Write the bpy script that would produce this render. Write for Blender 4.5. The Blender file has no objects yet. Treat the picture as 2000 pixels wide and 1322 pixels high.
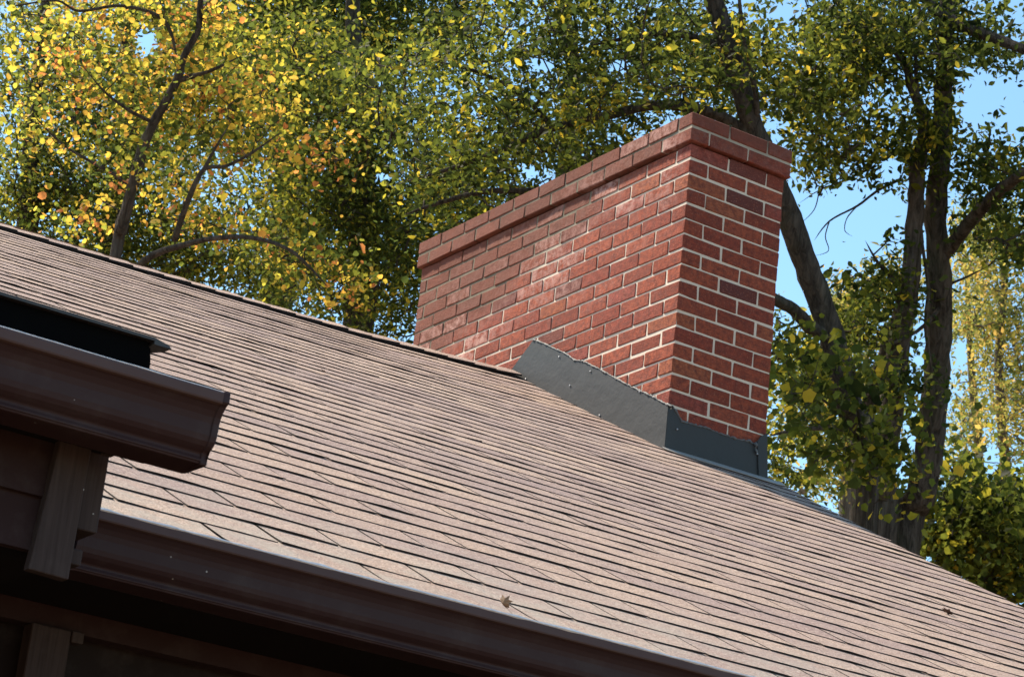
import bpy, math, random
import numpy as np
from mathutils import Vector, Matrix

random.seed(7)
rng = np.random.default_rng(7)
S = bpy.context.scene
COL = S.collection

# ------------------------------------------------------------------ camera, world, sun, exposure
ZO = 5.92                                   # height of the underside of the chimney cap above the ground
CAM = Vector((-5.579, -7.674, ZO - 4.320))
RT = Vector((0.82314178, -0.55860045, 0.10199581))
DN = Vector((0.26907362, 0.22553311, -0.93634086))
FW = Vector((0.50003700, 0.79818566, 0.33595037))
FPX = 4872.0                                # focal length in pixels of a 2000 px wide frame
cam_d = bpy.data.cameras.new('camera'); cam = bpy.data.objects.new('camera', cam_d); COL.objects.link(cam)
cam_d.sensor_width = 36.0; cam_d.sensor_fit = 'HORIZONTAL'; cam_d.lens = 36.0 * FPX / 2000.0
cam_d.clip_start = 0.05; cam_d.clip_end = 6000.0
mw = Matrix(((RT.x, -DN.x, -FW.x, CAM.x), (RT.y, -DN.y, -FW.y, CAM.y), (RT.z, -DN.z, -FW.z, CAM.z), (0, 0, 0, 1)))
cam.matrix_world = mw
S.camera = cam
cam_d.dof.use_dof = True; cam_d.dof.focus_distance = 6.4; cam_d.dof.aperture_fstop = 28.0     # the lens's own faint softness far behind the roof

SUN = Vector((-0.32, 0.50, 0.80)).normalized()          # towards the sun: high, from the left and a little behind the house
world = bpy.data.worlds.new('World'); S.world = world; world.use_nodes = True
wn = world.node_tree.nodes; wl = world.node_tree.links; wn.clear()
sky = wn.new('ShaderNodeTexSky'); sky.sky_type = 'NISHITA'; sky.sun_disc = False
sky.sun_elevation = math.asin(SUN.z); sky.sun_rotation = math.atan2(SUN.x, SUN.y)
sky.altitude = 100.0; sky.air_density = 1.0; sky.dust_density = 0.25; sky.ozone_density = 0.35
bg = wn.new('ShaderNodeBackground'); bg.inputs['Strength'].default_value = 0.098
wo = wn.new('ShaderNodeOutputWorld')
clear = wn.new('ShaderNodeMix'); clear.data_type = 'RGBA'; clear.blend_type = 'MULTIPLY'; clear.inputs[0].default_value = 1.0
clear.inputs[7].default_value = (0.82, 1.0, 0.98, 1.0)     # the clean cyan-blue of the photograph's autumn sky
wl.new(sky.outputs[0], clear.inputs[6]); wl.new(clear.outputs[2], bg.inputs[0]); wl.new(bg.outputs[0], wo.inputs[0])
sun_d = bpy.data.lights.new('sun', 'SUN'); sun_d.energy = 4.0; sun_d.angle = math.radians(5.0)
sun_d.color = (1.0, 0.88, 0.72)
sun = bpy.data.objects.new('sun', sun_d); COL.objects.link(sun)
sun.rotation_euler = (-SUN).to_track_quat('-Z', 'Y').to_euler(); sun.location = (0, 20, 40)
S.view_settings.view_transform = 'Standard'; S.view_settings.look = 'None'
S.view_settings.exposure = 1.55; S.view_settings.gamma = 1.0

# ------------------------------------------------------------------ small helpers
def at(px, py, depth):
    """a point of the place: seen at pixel px,py of the 2000x1322 photograph, depth metres in front of the lens"""
    return CAM + depth * (FW + ((px - 1000.0) / FPX) * RT + ((py - 661.0) / FPX) * DN)

def proj(P):
    q = np.asarray(P, float) - np.array(CAM)
    d = q @ np.array(FW)
    return 1000 + FPX * (q @ np.array(RT)) / d, 661 + FPX * (q @ np.array(DN)) / d, d

class MB:
    """collects vertices, faces and material slots for ONE mesh object"""
    def __init__(self): self.v = []; self.f = []; self.m = []
    def face(self, pts, m=0):
        i = len(self.v); self.v += [tuple(p) for p in pts]; self.f.append(tuple(range(i, i + len(pts)))); self.m.append(m)
    def box(self, x0, x1, y0, y1, z0, z1, m=0):
        p = [(x0,y0,z0),(x1,y0,z0),(x1,y1,z0),(x0,y1,z0),(x0,y0,z1),(x1,y0,z1),(x1,y1,z1),(x0,y1,z1)]
        self.hexa(p, m)
    def hexa(self, p, m=0):
        i = len(self.v); self.v += [tuple(q) for q in p]
        for f in ((0,3,2,1),(4,5,6,7),(0,1,5,4),(1,2,6,5),(2,3,7,6),(3,0,4,7)):
            self.f.append(tuple(i + k for k in f)); self.m.append(m)
    def cbox(self, x0, x1, y0, y1, z0, z1, c=0.003, m=0, jit=0.0):
        """box with chamfered edges"""
        i = len(self.v); idx = {}
        lo, hi = (x0, y0, z0), (x1, y1, z1)
        for sx in (0,1):
            for sy in (0,1):
                for sz in (0,1):
                    s = (sx, sy, sz)
                    j = [random.uniform(-jit, jit) for _ in range(3)]
                    for ax in range(3):
                        q = []
                        for a in range(3):
                            b = hi[a] if s[a] else lo[a]
                            if a != ax: b += -c if s[a] else c
                            q.append(b + j[a])
                        idx[(s, ax)] = len(self.v); self.v.append(tuple(q))
        def add(ids):
            self.f.append(tuple(ids)); self.m.append(m)
        for ax in range(3):
            a, b = (ax + 1) % 3, (ax + 2) % 3
            for k in (0,1):
                ids = []
                for (u, w) in ((0,0),(1,0),(1,1),(0,1)):
                    s = [0,0,0]; s[ax] = k; s[a] = u; s[b] = w
                    ids.append(idx[(tuple(s), ax)])
                add(ids if k else ids[::-1])
            for u in (0,1):
                for w in (0,1):
                    s0 = [0,0,0]; s0[a] = u; s0[b] = w; s1 = list(s0); s1[ax] = 1
                    ids = [idx[(tuple(s0), a)], idx[(tuple(s1), a)], idx[(tuple(s1), b)], idx[(tuple(s0), b)]]
                    add(ids if (u == w) else ids[::-1])
        for sx in (0,1):
            for sy in (0,1):
                for sz in (0,1):
                    s = (sx, sy, sz); ids = [idx[(s, 0)], idx[(s, 1)], idx[(s, 2)]]
                    add(ids if (sx + sy + sz) % 2 else ids[::-1])
    def tube(self, pts, rad, n=6, m=0, wob=0.0, cap=True):
        pts = [Vector(p) for p in pts]; k = len(pts)
        t0 = (pts[1] - pts[0]).normalized()
        ref = Vector((0, 0, 1)) if abs(t0.z) < 0.9 else Vector((1, 0, 0))
        u = t0.cross(ref).normalized(); base = len(self.v)
        for a in range(k):
            t = (pts[min(a + 1, k - 1)] - pts[max(a - 1, 0)]).normalized()
            u = (u - t * u.dot(t)).normalized(); w = t.cross(u)
            r = rad[a] if hasattr(rad, '__len__') else rad
            for j in range(n):
                an = 2 * math.pi * j / n; rr = r * (1 + random.uniform(-wob, wob))
                self.v.append(tuple(pts[a] + (u * math.cos(an) + w * math.sin(an)) * rr))
        for a in range(k - 1):
            for j in range(n):
                self.f.append((base + a*n + j, base + a*n + (j+1) % n, base + (a+1)*n + (j+1) % n, base + (a+1)*n + j)); self.m.append(m)
        if cap:
            self.f.append(tuple(base + (k-1)*n + j for j in range(n))); self.m.append(m)
            self.f.append(tuple(base + j for j in reversed(range(n)))); self.m.append(m)
    def prism_x(self, prof, x0, x1, m=0, closed=True, caps=True):
        """profile of (y, z) swept along x"""
        n = len(prof); i = len(self.v)
        self.v += [(x0, y, z) for y, z in prof] + [(x1, y, z) for y, z in prof]
        for k in range(n if closed else n - 1):
            l = (k + 1) % n
            self.f.append((i + k, i + l, i + n + l, i + n + k)); self.m.append(m)
        if caps and closed:
            self.f.append(tuple(i + k for k in reversed(range(n)))); self.m.append(m)
            self.f.append(tuple(i + n + k for k in range(n))); self.m.append(m)
    def mesh(self, name, mats, smooth=False):
        me = bpy.data.meshes.new(name); me.from_pydata(self.v, [], self.f)
        for mt in (mats if isinstance(mats, (list, tuple)) else [mats]): me.materials.append(mt)
        if any(self.m): me.polygons.foreach_set('material_index', self.m)
        if smooth: me.polygons.foreach_set('use_smooth', [True] * len(self.f))
        me.update(); return me
    def build(self, name, mats, parent=None, smooth=False, loc=(0, 0, 0)):
        return link(name, self.mesh(name, mats, smooth), parent, loc)

def link(name, me, parent=None, loc=(0, 0, 0), label=None):
    o = bpy.data.objects.new(name, me); COL.objects.link(o); o.location = loc
    if parent is not None: o.parent = parent
    if label: o['label'] = label
    return o

def thing(name, label, cat, loc=(0, 0, 0), group=None):
    o = bpy.data.objects.new(name, None); COL.objects.link(o); o.location = loc
    o.empty_display_size = 0.2
    return tag(o, label, cat, group)

def tag(o, label, cat, group=None):
    o['label'] = label; o['category'] = cat
    if group: o['group'] = group
    return o

# ------------------------------------------------------------------ materials
class NT:
    def __init__(self, name):
        self.mat = bpy.data.materials.new(name); self.mat.use_nodes = True
        self.n = self.mat.node_tree.nodes; self.l = self.mat.node_tree.links
        self.n.clear()
        self.out = self.n.new('ShaderNodeOutputMaterial')
    def new(self, t, **kw):
        x = self.n.new('ShaderNode' + t)
        for k, v in kw.items(): setattr(x, k, v)
        return x
    def put(self, a, b):
        self.l.new(a, b); return b
    def noise(self, co, scale, detail=4, rough=0.6, dist=0.0):
        x = self.new('TexNoise'); x.inputs['Scale'].default_value = scale; x.inputs['Detail'].default_value = detail
        x.inputs['Roughness'].default_value = rough; x.inputs['Distortion'].default_value = dist
        self.l.new(co, x.inputs['Vector']); return x.outputs['Fac']
    def ramp(self, fac, stops, interp='LINEAR'):
        x = self.new('ValToRGB'); r = x.color_ramp; r.interpolation = interp
        while len(r.elements) < len(stops): r.elements.new(0.5)
        for e, (p, c) in zip(r.elements, stops):
            e.position = p; e.color = (c, c, c, 1) if not hasattr(c, '__len__') else (*c, 1)
        self.l.new(fac, x.inputs[0]); return x.outputs[0]
    def mix(self, fac, a, b, mode='MIX'):
        x = self.new('Mix', data_type='RGBA', blend_type=mode)
        for v, s in ((fac, x.inputs[0]), (a, x.inputs[6]), (b, x.inputs[7])):
            if hasattr(v, 'is_output'): self.l.new(v, s)
            elif hasattr(v, '__len__'): s.default_value = (*v, 1)
            else: s.default_value = v
        return x.outputs[2]
    def math(self, op, a, b=0.0, clamp=False):
        x = self.new('Math', operation=op, use_clamp=clamp)
        for v, s in ((a, x.inputs[0]), (b, x.inputs[1])):
            if hasattr(v, 'is_output'): self.l.new(v, s)
            else: s.default_value = v
        return x.outputs[0]
    def bump(self, h, strength, dist=0.01):
        x = self.new('Bump'); x.inputs['Strength'].default_value = strength; x.inputs['Distance'].default_value = dist
        self.l.new(h, x.inputs['Height']); return x.outputs[0]
    def bsdf(self, col, rough=0.8, normal=None, spec=0.5, metal=0.0):
        x = self.new('BsdfPrincipled')
        for v, k in ((col, 'Base Color'), (rough, 'Roughness'), (spec, 'Specular IOR Level'), (metal, 'Metallic')):
            s = x.inputs[k]
            if hasattr(v, 'is_output'): self.l.new(v, s)
            elif hasattr(v, '__len__'): s.default_value = (*v, 1)
            else: s.default_value = v
        if normal is not None: self.l.new(normal, x.inputs['Normal'])
        return x.outputs[0]
    def done(self, shader):
        self.l.new(shader, self.out.inputs['Surface']); return self.mat
    def pos(self): return self.new('NewGeometry').outputs['Position']
    def island(self): return self.new('NewGeometry').outputs['Random Per Island']
    def objrand(self): return self.new('ObjectInfo').outputs['Random']

def weather_mask(t, pos):
    """grime and salts on the old upper-left half of the stack's long side"""
    sp = t.new('SeparateXYZ'); t.l.new(pos, sp.inputs[0])
    a = t.math('MULTIPLY', sp.outputs['Y'], 0.345)
    b = t.math('ADD', t.math('SUBTRACT', sp.outputs['Z'], ZO), a)         # z - z_line(y)
    b = t.math('ADD', b, t.math('MULTIPLY', t.math('SUBTRACT', t.noise(pos, 3.0, 3), 0.5), 0.22))
    b = t.math('ADD', b, t.math('MULTIPLY', t.math('GREATER_THAN', sp.outputs['Z'], ZO - .004), .075))
    return t.math('SUBTRACT', b, 0.055)                                    # >0 weathered

def m_brick():
    t = NT('red_brick'); pos = t.pos(); r = t.objrand()
    base = t.ramp(r, [(0.0, (.215,.046,.024)), (.16, (.28,.062,.030)), (.36, (.32,.075,.036)), (.58, (.245,.050,.028)),
                      (.76, (.32,.095,.042)), (.84, (.135,.042,.032)), (.89, (.27,.060,.042)), (.95, (.095,.034,.030))], 'CONSTANT')
    isl = t.island()
    base = t.mix(t.math('MULTIPLY', isl, .35), base, (.20,.040,.030))
    n1 = t.noise(pos, 38, 5, .7)
    col = t.mix(t.ramp(n1, [(.40, 0), (.62, .8)]), base, (.115,.030,.022))
    n2 = t.noise(pos, 150, 2, .6)
    col = t.mix(t.ramp(n2, [(.58, 0), (.70, .5)]), col, (.42,.17,.11))
    st = t.new('Mapping'); st.inputs['Scale'].default_value = (1, 1, 7); t.l.new(pos, st.inputs[0])
    col = t.mix(t.ramp(t.noise(st.outputs[0], 26, 5, .75, .4), [(.52, 0), (.66, .75)]), col, (.085,.024,.020))
    col = t.mix(t.ramp(t.noise(pos, 70, 3, .6), [(.66, 0), (.72, .8)]), col, (.05,.022,.018))
    m = weather_mask(t, pos)
    old = t.ramp(m, [(.0, 0), (.14, 1)])
    col = t.mix(t.math('MULTIPLY', old, .86), col, t.mix(t.noise(pos, 9, 3), (.092,.042,.029), (.165,.052,.034)))
    # pale salts, strongest along the edge of the weathered zone and here and there in it
    band = t.ramp(t.math('ABSOLUTE', t.math('SUBTRACT', m, .03)), [(.0, 1.0), (.09, .55), (.30, .22), (.5, .05)])
    pick = t.ramp(t.math('FRACT', t.math('MULTIPLY', r, 7.31)), [(.35, .25), (.8, 1.7)])
    salt = t.math('MULTIPLY', t.math('MULTIPLY', t.ramp(t.noise(pos, 24, 6, .75), [(.42, 0), (.62, 1)]), band), pick, True)
    sp = t.new('SeparateXYZ'); t.l.new(pos, sp.inputs[0])
    left_only = t.ramp(t.math('ADD', sp.outputs['Y'], 0.0), [(.02, .12), (.16, 1)])
    col = t.mix(t.math('MULTIPLY', salt, left_only), col, (.41,.235,.20))
    h = t.math('ADD', t.noise(pos, 55, 6, .75), t.math('MULTIPLY', t.noise(pos, 260, 2), .5))
    return t.done(t.bsdf(col, .9, t.bump(h, .9, .009), .2))

def m_mortar():
    t = NT('lime_mortar'); pos = t.pos()
    m = weather_mask(t, pos)
    fresh = t.mix(t.noise(pos, 30, 4), (.45,.375,.30), (.63,.535,.44))
    old = t.mix(t.noise(pos, 20, 4), (.085,.075,.055), (.20,.17,.125))
    col = t.mix(t.ramp(m, [(.0, 0), (.13, 1)]), fresh, old)
    return t.done(t.bsdf(col, .95, t.bump(t.noise(pos, 120, 5, .7), .5, .004), .2))

def m_shingle():
    t = NT('asphalt_shingle'); pos = t.pos()
    r = t.math('FRACT', t.math('ADD', t.objrand(), t.math('MULTIPLY', t.island(), .42)))
    base = t.ramp(r, [(0, (.37,.255,.198)), (.2, (.47,.335,.252)), (.38, (.32,.220,.190)), (.55, (.49,.350,.262)), (.75, (.27,.186,.168)), (1, (.44,.312,.24))])
    pat = t.noise(pos, 2.6, 4, .6)
    col = t.mix(t.ramp(pat, [(.4, 0), (.7, .55)]), base, (.29,.215,.20))
    g = t.noise(pos, 270, 3, .75); g2 = t.noise(pos, 120, 3, .7)
    col = t.mix(t.ramp(g, [(.38, .85), (.52, 0)]), col, (.10,.062,.050))
    col = t.mix(t.ramp(g, [(.55, 0), (.68, .7)]), col, (.66,.52,.43))
    col = t.mix(t.ramp(g2, [(.52, 0), (.68, .6)]), col, (.17,.12,.105))
    col = t.mix(t.ramp(g2, [(.34, .5), (.46, 0)]), col, (.62,.50,.41))
    col = t.mix(t.ramp(t.noise(pos, 7, 5, .7), [(.5, 0), (.72, .5)]), col, (.255,.19,.18))
    # grey lichen and washed streaks near the eave
    sp = t.new('SeparateXYZ'); t.l.new(pos, sp.inputs[0])
    eave = t.ramp(t.math('ADD', sp.outputs['Y'], 3.75), [(.0, .8), (.55, 0)])
    col = t.mix(t.math('MULTIPLY', eave, t.ramp(t.noise(pos, 10, 5, .7), [(.4, 0), (.65, .8)])), col, (.34,.31,.265))
    h = t.math('ADD', g, t.math('MULTIPLY', g2, .7))
    return t.done(t.bsdf(col, .92, t.bump(h, 1.0, .005), .2))

def simple(name, c1, c2, scale, rough=.8, bump=.3, dist=.004, spec=.4, metal=0.0, detail=4):
    t = NT(name); pos = t.pos(); n = t.noise(pos, scale, detail, .65)
    return t.done(t.bsdf(t.mix(n, c1, c2), rough, t.bump(t.noise(pos, scale * 3, 4, .65), bump, dist), spec, metal))

def m_paint(name, c1, c2, rough=.42, grain=None, flecks=True):
    t = NT(name); pos = t.pos()
    col = t.mix(t.noise(pos, 6, 4), c1, c2)
    h = t.noise(pos, 40, 3)
    if grain:
        mp = t.new('Mapping'); mp.inputs['Scale'].default_value = grain; t.l.new(pos, mp.inputs[0])
        gn = t.noise(mp.outputs[0], 6, 5, .7)
        col = t.mix(t.ramp(gn, [(.35, 0), (.7, .75)]), col, tuple(min(1, c * 1.5 + .004) for c in c2)); h = gn
    if flecks:
        v = t.new('TexVoronoi'); v.inputs['Scale'].default_value = 38; t.l.new(pos, v.inputs['Vector'])
        thr = t.math('LESS_THAN', v.outputs['Distance'], t.math('MULTIPLY', t.noise(pos, 9, 2), .10))
        keep = t.math('GREATER_THAN', t.noise(pos, 1.9, 1), .53)
        col = t.mix(t.math('MULTIPLY', t.math('MULTIPLY', thr, keep), .7), col, (.45,.42,.40))
    dust = t.ramp(t.noise(pos, 14, 6, .7), [(.5, 0), (.8, .25)])
    col = t.mix(dust, col, (.09,.075,.07))
    return t.done(t.bsdf(col, t.math('ADD', t.math('MULTIPLY', t.noise(pos, 18, 4), .2), rough), t.bump(h, .12, .002), .14))

def m_bark(name, c1, c2, scale=14):
    t = NT(name); pos = t.pos()
    mp = t.new('Mapping'); mp.inputs['Scale'].default_value = (1, 1, .14); t.l.new(pos, mp.inputs[0])
    n = t.noise(mp.outputs[0], scale * 1.8, 7, .72, .8)
    col = t.mix(t.ramp(n, [(.38, 0), (.62, 1)]), c1, c2)
    col = t.mix(t.ramp(t.noise(pos, 3.5, 4), [(.5, 0), (.75, .4)]), col, (.075,.085,.05))
    return t.done(t.bsdf(col, .95, t.bump(n, 1.0, .06), .1))

def m_leaf(name, stops, trans=.5, gloss=.10, single=False):
    """leaves: 'tint' is each leaf's own pigment, from green through yellow"""
    t = NT(name)
    if single: f = t.objrand()
    else:
        a = t.new('Attribute'); a.attribute_name = 'tint'; f = a.outputs['Fac']
    col = t.ramp(f, stops)
    tr = t.new('BsdfTranslucent')
    g = t.new('Gamma'); g.inputs['Gamma'].default_value = .80; t.l.new(col, g.inputs[0])
    hs = t.new('HueSaturation'); hs.inputs['Saturation'].default_value = 1.04; hs.inputs['Value'].default_value = 1.45
    t.l.new(g.outputs[0], hs.inputs['Color']); t.l.new(hs.outputs[0], tr.inputs['Color'])
    b = t.bsdf(col, .55, None, gloss)
    mx = t.new('MixShader'); mx.inputs[0].default_value = trans
    t.l.new(b, mx.inputs[1]); t.l.new(tr.outputs[0], mx.inputs[2])
    return t.done(mx.outputs[0])

BRICK = m_brick(); MORTAR = m_mortar(); SHINGLE = m_shingle()
BUTT = simple('shingle_cut_edge', (.009,.006,.005), (.018,.012,.010), 60, .95)
FELT = simple('roofing_felt', (.02,.018,.017), (.035,.03,.028), 20, .95)
FLASH = simple('painted_flashing', (.027,.028,.029), (.034,.036,.037), 3, .6, .22, .02, .25, 0.0, 1)
GALV = simple('weathered_galvanised', (.21,.195,.18), (.31,.29,.27), 18, .55, .3, .002, .5, .25)
SEAL = simple('grey_sealant', (.05,.053,.056), (.13,.13,.13), 45, .6, .6, .004)
NAIL = simple('bright_nail', (.28,.29,.31), (.5,.5,.52), 60, .35, .1, .001, .5, .5)
PAINT = m_paint('brown_gutter_paint', (.029,.0148,.0158), (.037,.0195,.0205))
WOODP = m_paint('brown_wood_paint', (.027,.0185,.0175), (.034,.0235,.022), .7, (30, 30, 1.2))
SIDE = m_paint('brown_siding_paint', (.022,.011,.011), (.030,.016,.016), .75, None, False)
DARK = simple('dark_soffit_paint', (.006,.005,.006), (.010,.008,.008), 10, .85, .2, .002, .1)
BLACK = simple('black_membrane', (.0018,.0018,.002), (.0035,.0033,.0035), 20, .9, .2, .002, .03)
LIP = m_paint('pale_gutter_lip', (.058,.034,.033), (.095,.063,.060), .6)  # lip colour, paler than the gutter skin
EDGE = simple('pale_lip_edge', (.35,.31,.30), (.85,.82,.80), 35, .4, .4, .002, .5, .3)  # mottled pale colour of the bead on the lip
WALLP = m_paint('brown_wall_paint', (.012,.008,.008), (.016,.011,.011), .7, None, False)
BARK = m_bark('grey_brown_bark', (.034,.028,.023), (.125,.104,.087))
BARKD = m_bark('dark_bark', (.03,.025,.021), (.10,.083,.068))
BARKL = m_bark('pale_bark', (.10,.085,.07), (.20,.17,.145))
GREEN_STOPS = [(0, (.013,.020,.004)), (.35, (.032,.042,.006)), (.60, (.082,.092,.010)), (.80, (.22,.19,.016)), (1, (.42,.28,.025))]  # lowest stops darkened to paint crown shade into the leaves
YELLOW_STOPS = [(0, (.028,.040,.007)), (.24, (.095,.11,.013)), (.42, (.25,.22,.022)), (.66, (.46,.30,.035)), (.90, (.46,.22,.035)), (1, (.34,.11,.03))]
FAR_STOPS = [(0, (.06,.085,.02)), (.4, (.13,.14,.025)), (.7, (.27,.22,.04)), (1, (.38,.23,.05))]
LEAFG = m_leaf('green_leaf', GREEN_STOPS, .58); LEAFY = m_leaf('yellow_leaf', YELLOW_STOPS, .64)
LEAFF = m_leaf('far_leaf', FAR_STOPS, .45)
LEAFG1 = m_leaf('green_leaf_single', GREEN_STOPS[1:4] and [(0, (.022,.034,.006)), (.6, (.055,.072,.010)), (.9, (.15,.15,.018)), (1, (.34,.24,.02))], single=True)
LEAFY1 = m_leaf('yellow_leaf_single', [(0, (.10,.13,.016)), (.3, (.24,.21,.024)), (.65, (.44,.29,.035)), (.9, (.44,.22,.035)), (1, (.33,.11,.03))], .58, single=True)
DRY = simple('dry_leaf_brown', (.16,.085,.045), (.36,.23,.13), 60, .7, .5, .003)
DRYD = simple('dark_leaf_brown', (.045,.028,.022), (.10,.06,.045), 60, .7, .5, .003)
GROUND_BOUNCE = simple('warm_bounce_ground', (.13,.085,.045), (.22,.135,.075), 3, .95, .5, .05)  # unseen ground, its warm tone set to bounce light onto shaded faces

# ------------------------------------------------------------------ ground
g = MB(); g.face([(-3000,-3000,0),(3000,-3000,0),(3000,3000,0),(-3000,3000,0)])
gr = g.build('ground', GROUND_BOUNCE); gr['kind'] = 'structure'

# ------------------------------------------------------------------ house
house = thing('house', 'brown house with weathered shingled roof, red brick chimney and dark brown gutters', 'house')
R0 = ZO - 1.345                          # roof height at the chimney's front face (y = 0), roof rises 1 in 2 towards +y
EAVE_Y, RIDGE_Y = -3.745, 1.245
SL = math.sqrt(1.25)
NROW = 45
EXP = (RIDGE_Y - EAVE_Y) * SL / NROW
XL, XW = -9.5, 0.46

def sag(x):
    a = [(-12, .095), (-2.7, .085), (-1.85, .076), (-.84, .056), (-.19, .026), (.1, .008), (2, .0)]
    for (x0, s0), (x1, s1) in zip(a, a[1:]):
        if x <= x1: return s0 + (s1 - s0) * (x - x0) / (x1 - x0)
    return 0.0
def roof_pt(x, v, n=0.0):
    """point of the front slope: x along the ridge, v metres up from the eave, n above the deck"""
    y = EAVE_Y + v / SL; u = max(0.0, min(1.0, v / (NROW * EXP)))
    z = R0 + .5 * y - sag(x) * u * u
    return Vector((x, y - .447 * n, z + .894 * n))
def rake_x(y):
    a = [(-4, .455), (-1.54, .472), (-1.22, .463), (-.99, .477), (-.43, .548), (-.03, .628), (.3, .635), (1.3, .62)]
    for (x0, s0), (x1, s1) in zip(a, a[1:]):
        if y <= x1: return s0 + (s1 - s0) * max(0, (y - x0)) / (x1 - x0)
    return .62

# walls, gable and interior shell
w = MB()
w.face([(XL, EAVE_Y + .30, 0), (XW - .12, EAVE_Y + .30, 0), (XW - .12, EAVE_Y + .30, 2.58), (XL, EAVE_Y + .30, 2.58)])
gy0, gy1 = EAVE_Y + .30, 2 * RIDGE_Y - EAVE_Y - .30
w.face([(XW - .12, gy0, 0), (XW - .12, gy1, 0), (XW - .12, gy1, R0 + .5*gy0 - .05), (XW - .12, RIDGE_Y, R0 + .5*RIDGE_Y - .05), (XW - .12, gy0, R0 + .5*gy0 - .05)])
w.face([(XL, gy1, 0), (XL, gy0, 0), (XL, gy0, R0 + .5*gy0 - .05), (XL, RIDGE_Y, R0 + .5*RIDGE_Y - .12), (XL, gy1, R0 + .5*gy0 - .05)])
w.face([(XW - .12, gy1, 0), (XL, gy1, 0), (XL, gy1, R0 + .5*gy0 - .05), (XW - .12, gy1, R0 + .5*gy0 - .05)])
w.build('wall', WALLP, house)

# roof deck: front slope follows the sag, back slope plain
d = MB()
xs = [XL, -7, -5, -4, -3, -2.2, -1.5, -.8, -.3, .1, .44]
nv = 12
for a, b in zip(xs, xs[1:]):
    for k in range(nv):
        v0, v1 = k * NROW * EXP / nv, (k + 1) * NROW * EXP / nv
        d.face([roof_pt(a, v0), roof_pt(b, v0), roof_pt(b, v1), roof_pt(a, v1)])
    pa, pb = roof_pt(a, NROW * EXP), roof_pt(b, NROW * EXP)
    yb = 2 * RIDGE_Y - EAVE_Y; zb = R0 + .5 * EAVE_Y
    d.face([pa, pb, (b, yb, zb), (a, yb, zb)])
roof = d.build('roof', FELT, house)
bk = MB()
for r in range(44):                       # plain courses on the back slope, which the photo never shows
    y0 = 2 * RIDGE_Y - EAVE_Y - r * EXP / SL; y1 = y0 - .2 / SL; z0 = R0 + .5 * EAVE_Y + .5 * r * EXP / SL
    s_ = .07 * (r / 45.0) ** 2
    bk.face([(.5, y0, z0 + .014), (XL, y0, z0 + .014 - s_), (XL, y1, z0 + .1 / SL + .006 - s_), (.5, y1, z0 + .1 / SL + .006)])
    bk.face([(XL, y0, z0 + .014 - s_), (.5, y0, z0 + .014), (.5, y0, z0 + .006), (XL, y0, z0 + .006 - s_)])
o = bk.build('back_slope_shingles', SHINGLE, roof); o['kind'] = 'stuff'

# shingles, front slope: strips of three tabs, each strip an object of its own where the photo shows it
TAB, GAP, TH = .335, .0075, .0028
def tab_mesh(mb, x0, x1, base, lift, jit=.0012, full=.245):
    """one tab of a strip: top with a few columns, a dark butt edge and two sides.  base(x, v, n) -> point"""
    nc = 4
    xs_ = [x0 + (x1 - x0) * k / nc for k in range(nc + 1)]
    k_ = TH / EXP
    jb = [random.gauss(0, jit) for _ in xs_]; jn = [max(-.0010, random.gauss(0, .0009)) + lift for _ in xs_]
    def top(x, v, extra): return base(x, v, .013 - k_ * v + extra)
    i = len(mb.v)
    for k, x in enumerate(xs_):
        mb.v += [tuple(top(x, jb[k], jn[k] - TH)), tuple(top(x, jb[k], jn[k])), tuple(top(x, .05, jn[k] * .35)), tuple(top(x, full, 0))]
    for k in range(nc):
        a, b = i + 4*k, i + 4*(k+1)
        mb.f += [(a, b, b+1, a+1), (a+1, b+1, b+2, a+2), (a+2, b+2, b+3, a+3)]; mb.m += [1, 0, 0]
    a = i; b = i + 4*nc
    mb.f += [(a, a+1, a+2, a+3), (b, b+3, b+2, b+1)]; mb.m += [1, 1]

loose = MB(); n_strip = 0
strip_protos = []
for row in range(NROW):
    v0 = row * EXP - .04
    y_ = EAVE_Y + v0 / SL
    off = -3.19 if row % 2 else -3.355
    off += random.gauss(0, .006) + (.335 * random.choice((0, 1, 2)))
    if row > 34: off += random.uniform(-.05, .05)
    xr = rake_x(y_) + random.gauss(0, .003)
    k0 = math.floor((XL - off) / (3 * TAB)) ; x = off + k0 * 3 * TAB
    while x < xr:
        xa, xb = max(x, XL), min(x + 3 * TAB, xr)
        if xb - xa > .02:
            p1 = proj(roof_pt(xa, v0)); p2 = proj(roof_pt(xb, v0))
            seen = p2[0] > -10 and p1[0] < 2010 and min(p1[1], p2[1]) < 1335
            # strips wholly behind the bump-out's gutter, the main gutter line's far left or the stack
            py_mid = .5 * (p1[1] + p2[1])
            if p2[0] < 2010 and p2[0] < 440 and p2[1] > 668 + .29 * p2[0] and p2[1] < 905: seen = False
            if p2[0] < 200 and p2[1] > 640: seen = False
            if p2[0] < 0 or p1[0] > 2000: seen = False
            ang = random.gauss(0, .0012)
            lf = abs(random.gauss(0, .0010)) + (.003 if random.random() < .03 else 0)
            vb = v0 + random.gauss(0, .0012) - (.022 if row == 0 else 0)
            mb = MB() if seen else loose
            for k in range(3):
                ta, tb = x + k * TAB + GAP / 2, x + (k + 1) * TAB - GAP / 2
                if random.random() < .10: ta -= GAP * .8
                ta, tb = max(ta, xa), min(tb, xb)
                if tb - ta < .012: continue
                if y_ > -.2 and ta > .01 and tb < .49 and y_ > .08: continue      # inside the stack
                tab_mesh(mb, ta, tb, lambda X, V, N, vb=vb, ang=ang, x=x: roof_pt(X, vb + V + ang * (X - x), N), lf)
            if seen and mb.v:
                o = mb.build('shingle', [SHINGLE, BUTT], roof); n_strip += 1
        x += 3 * TAB
if loose.v:
    o = loose.build('outlying_shingles', [SHINGLE, BUTT], roof); o['kind'] = 'stuff'

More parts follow.
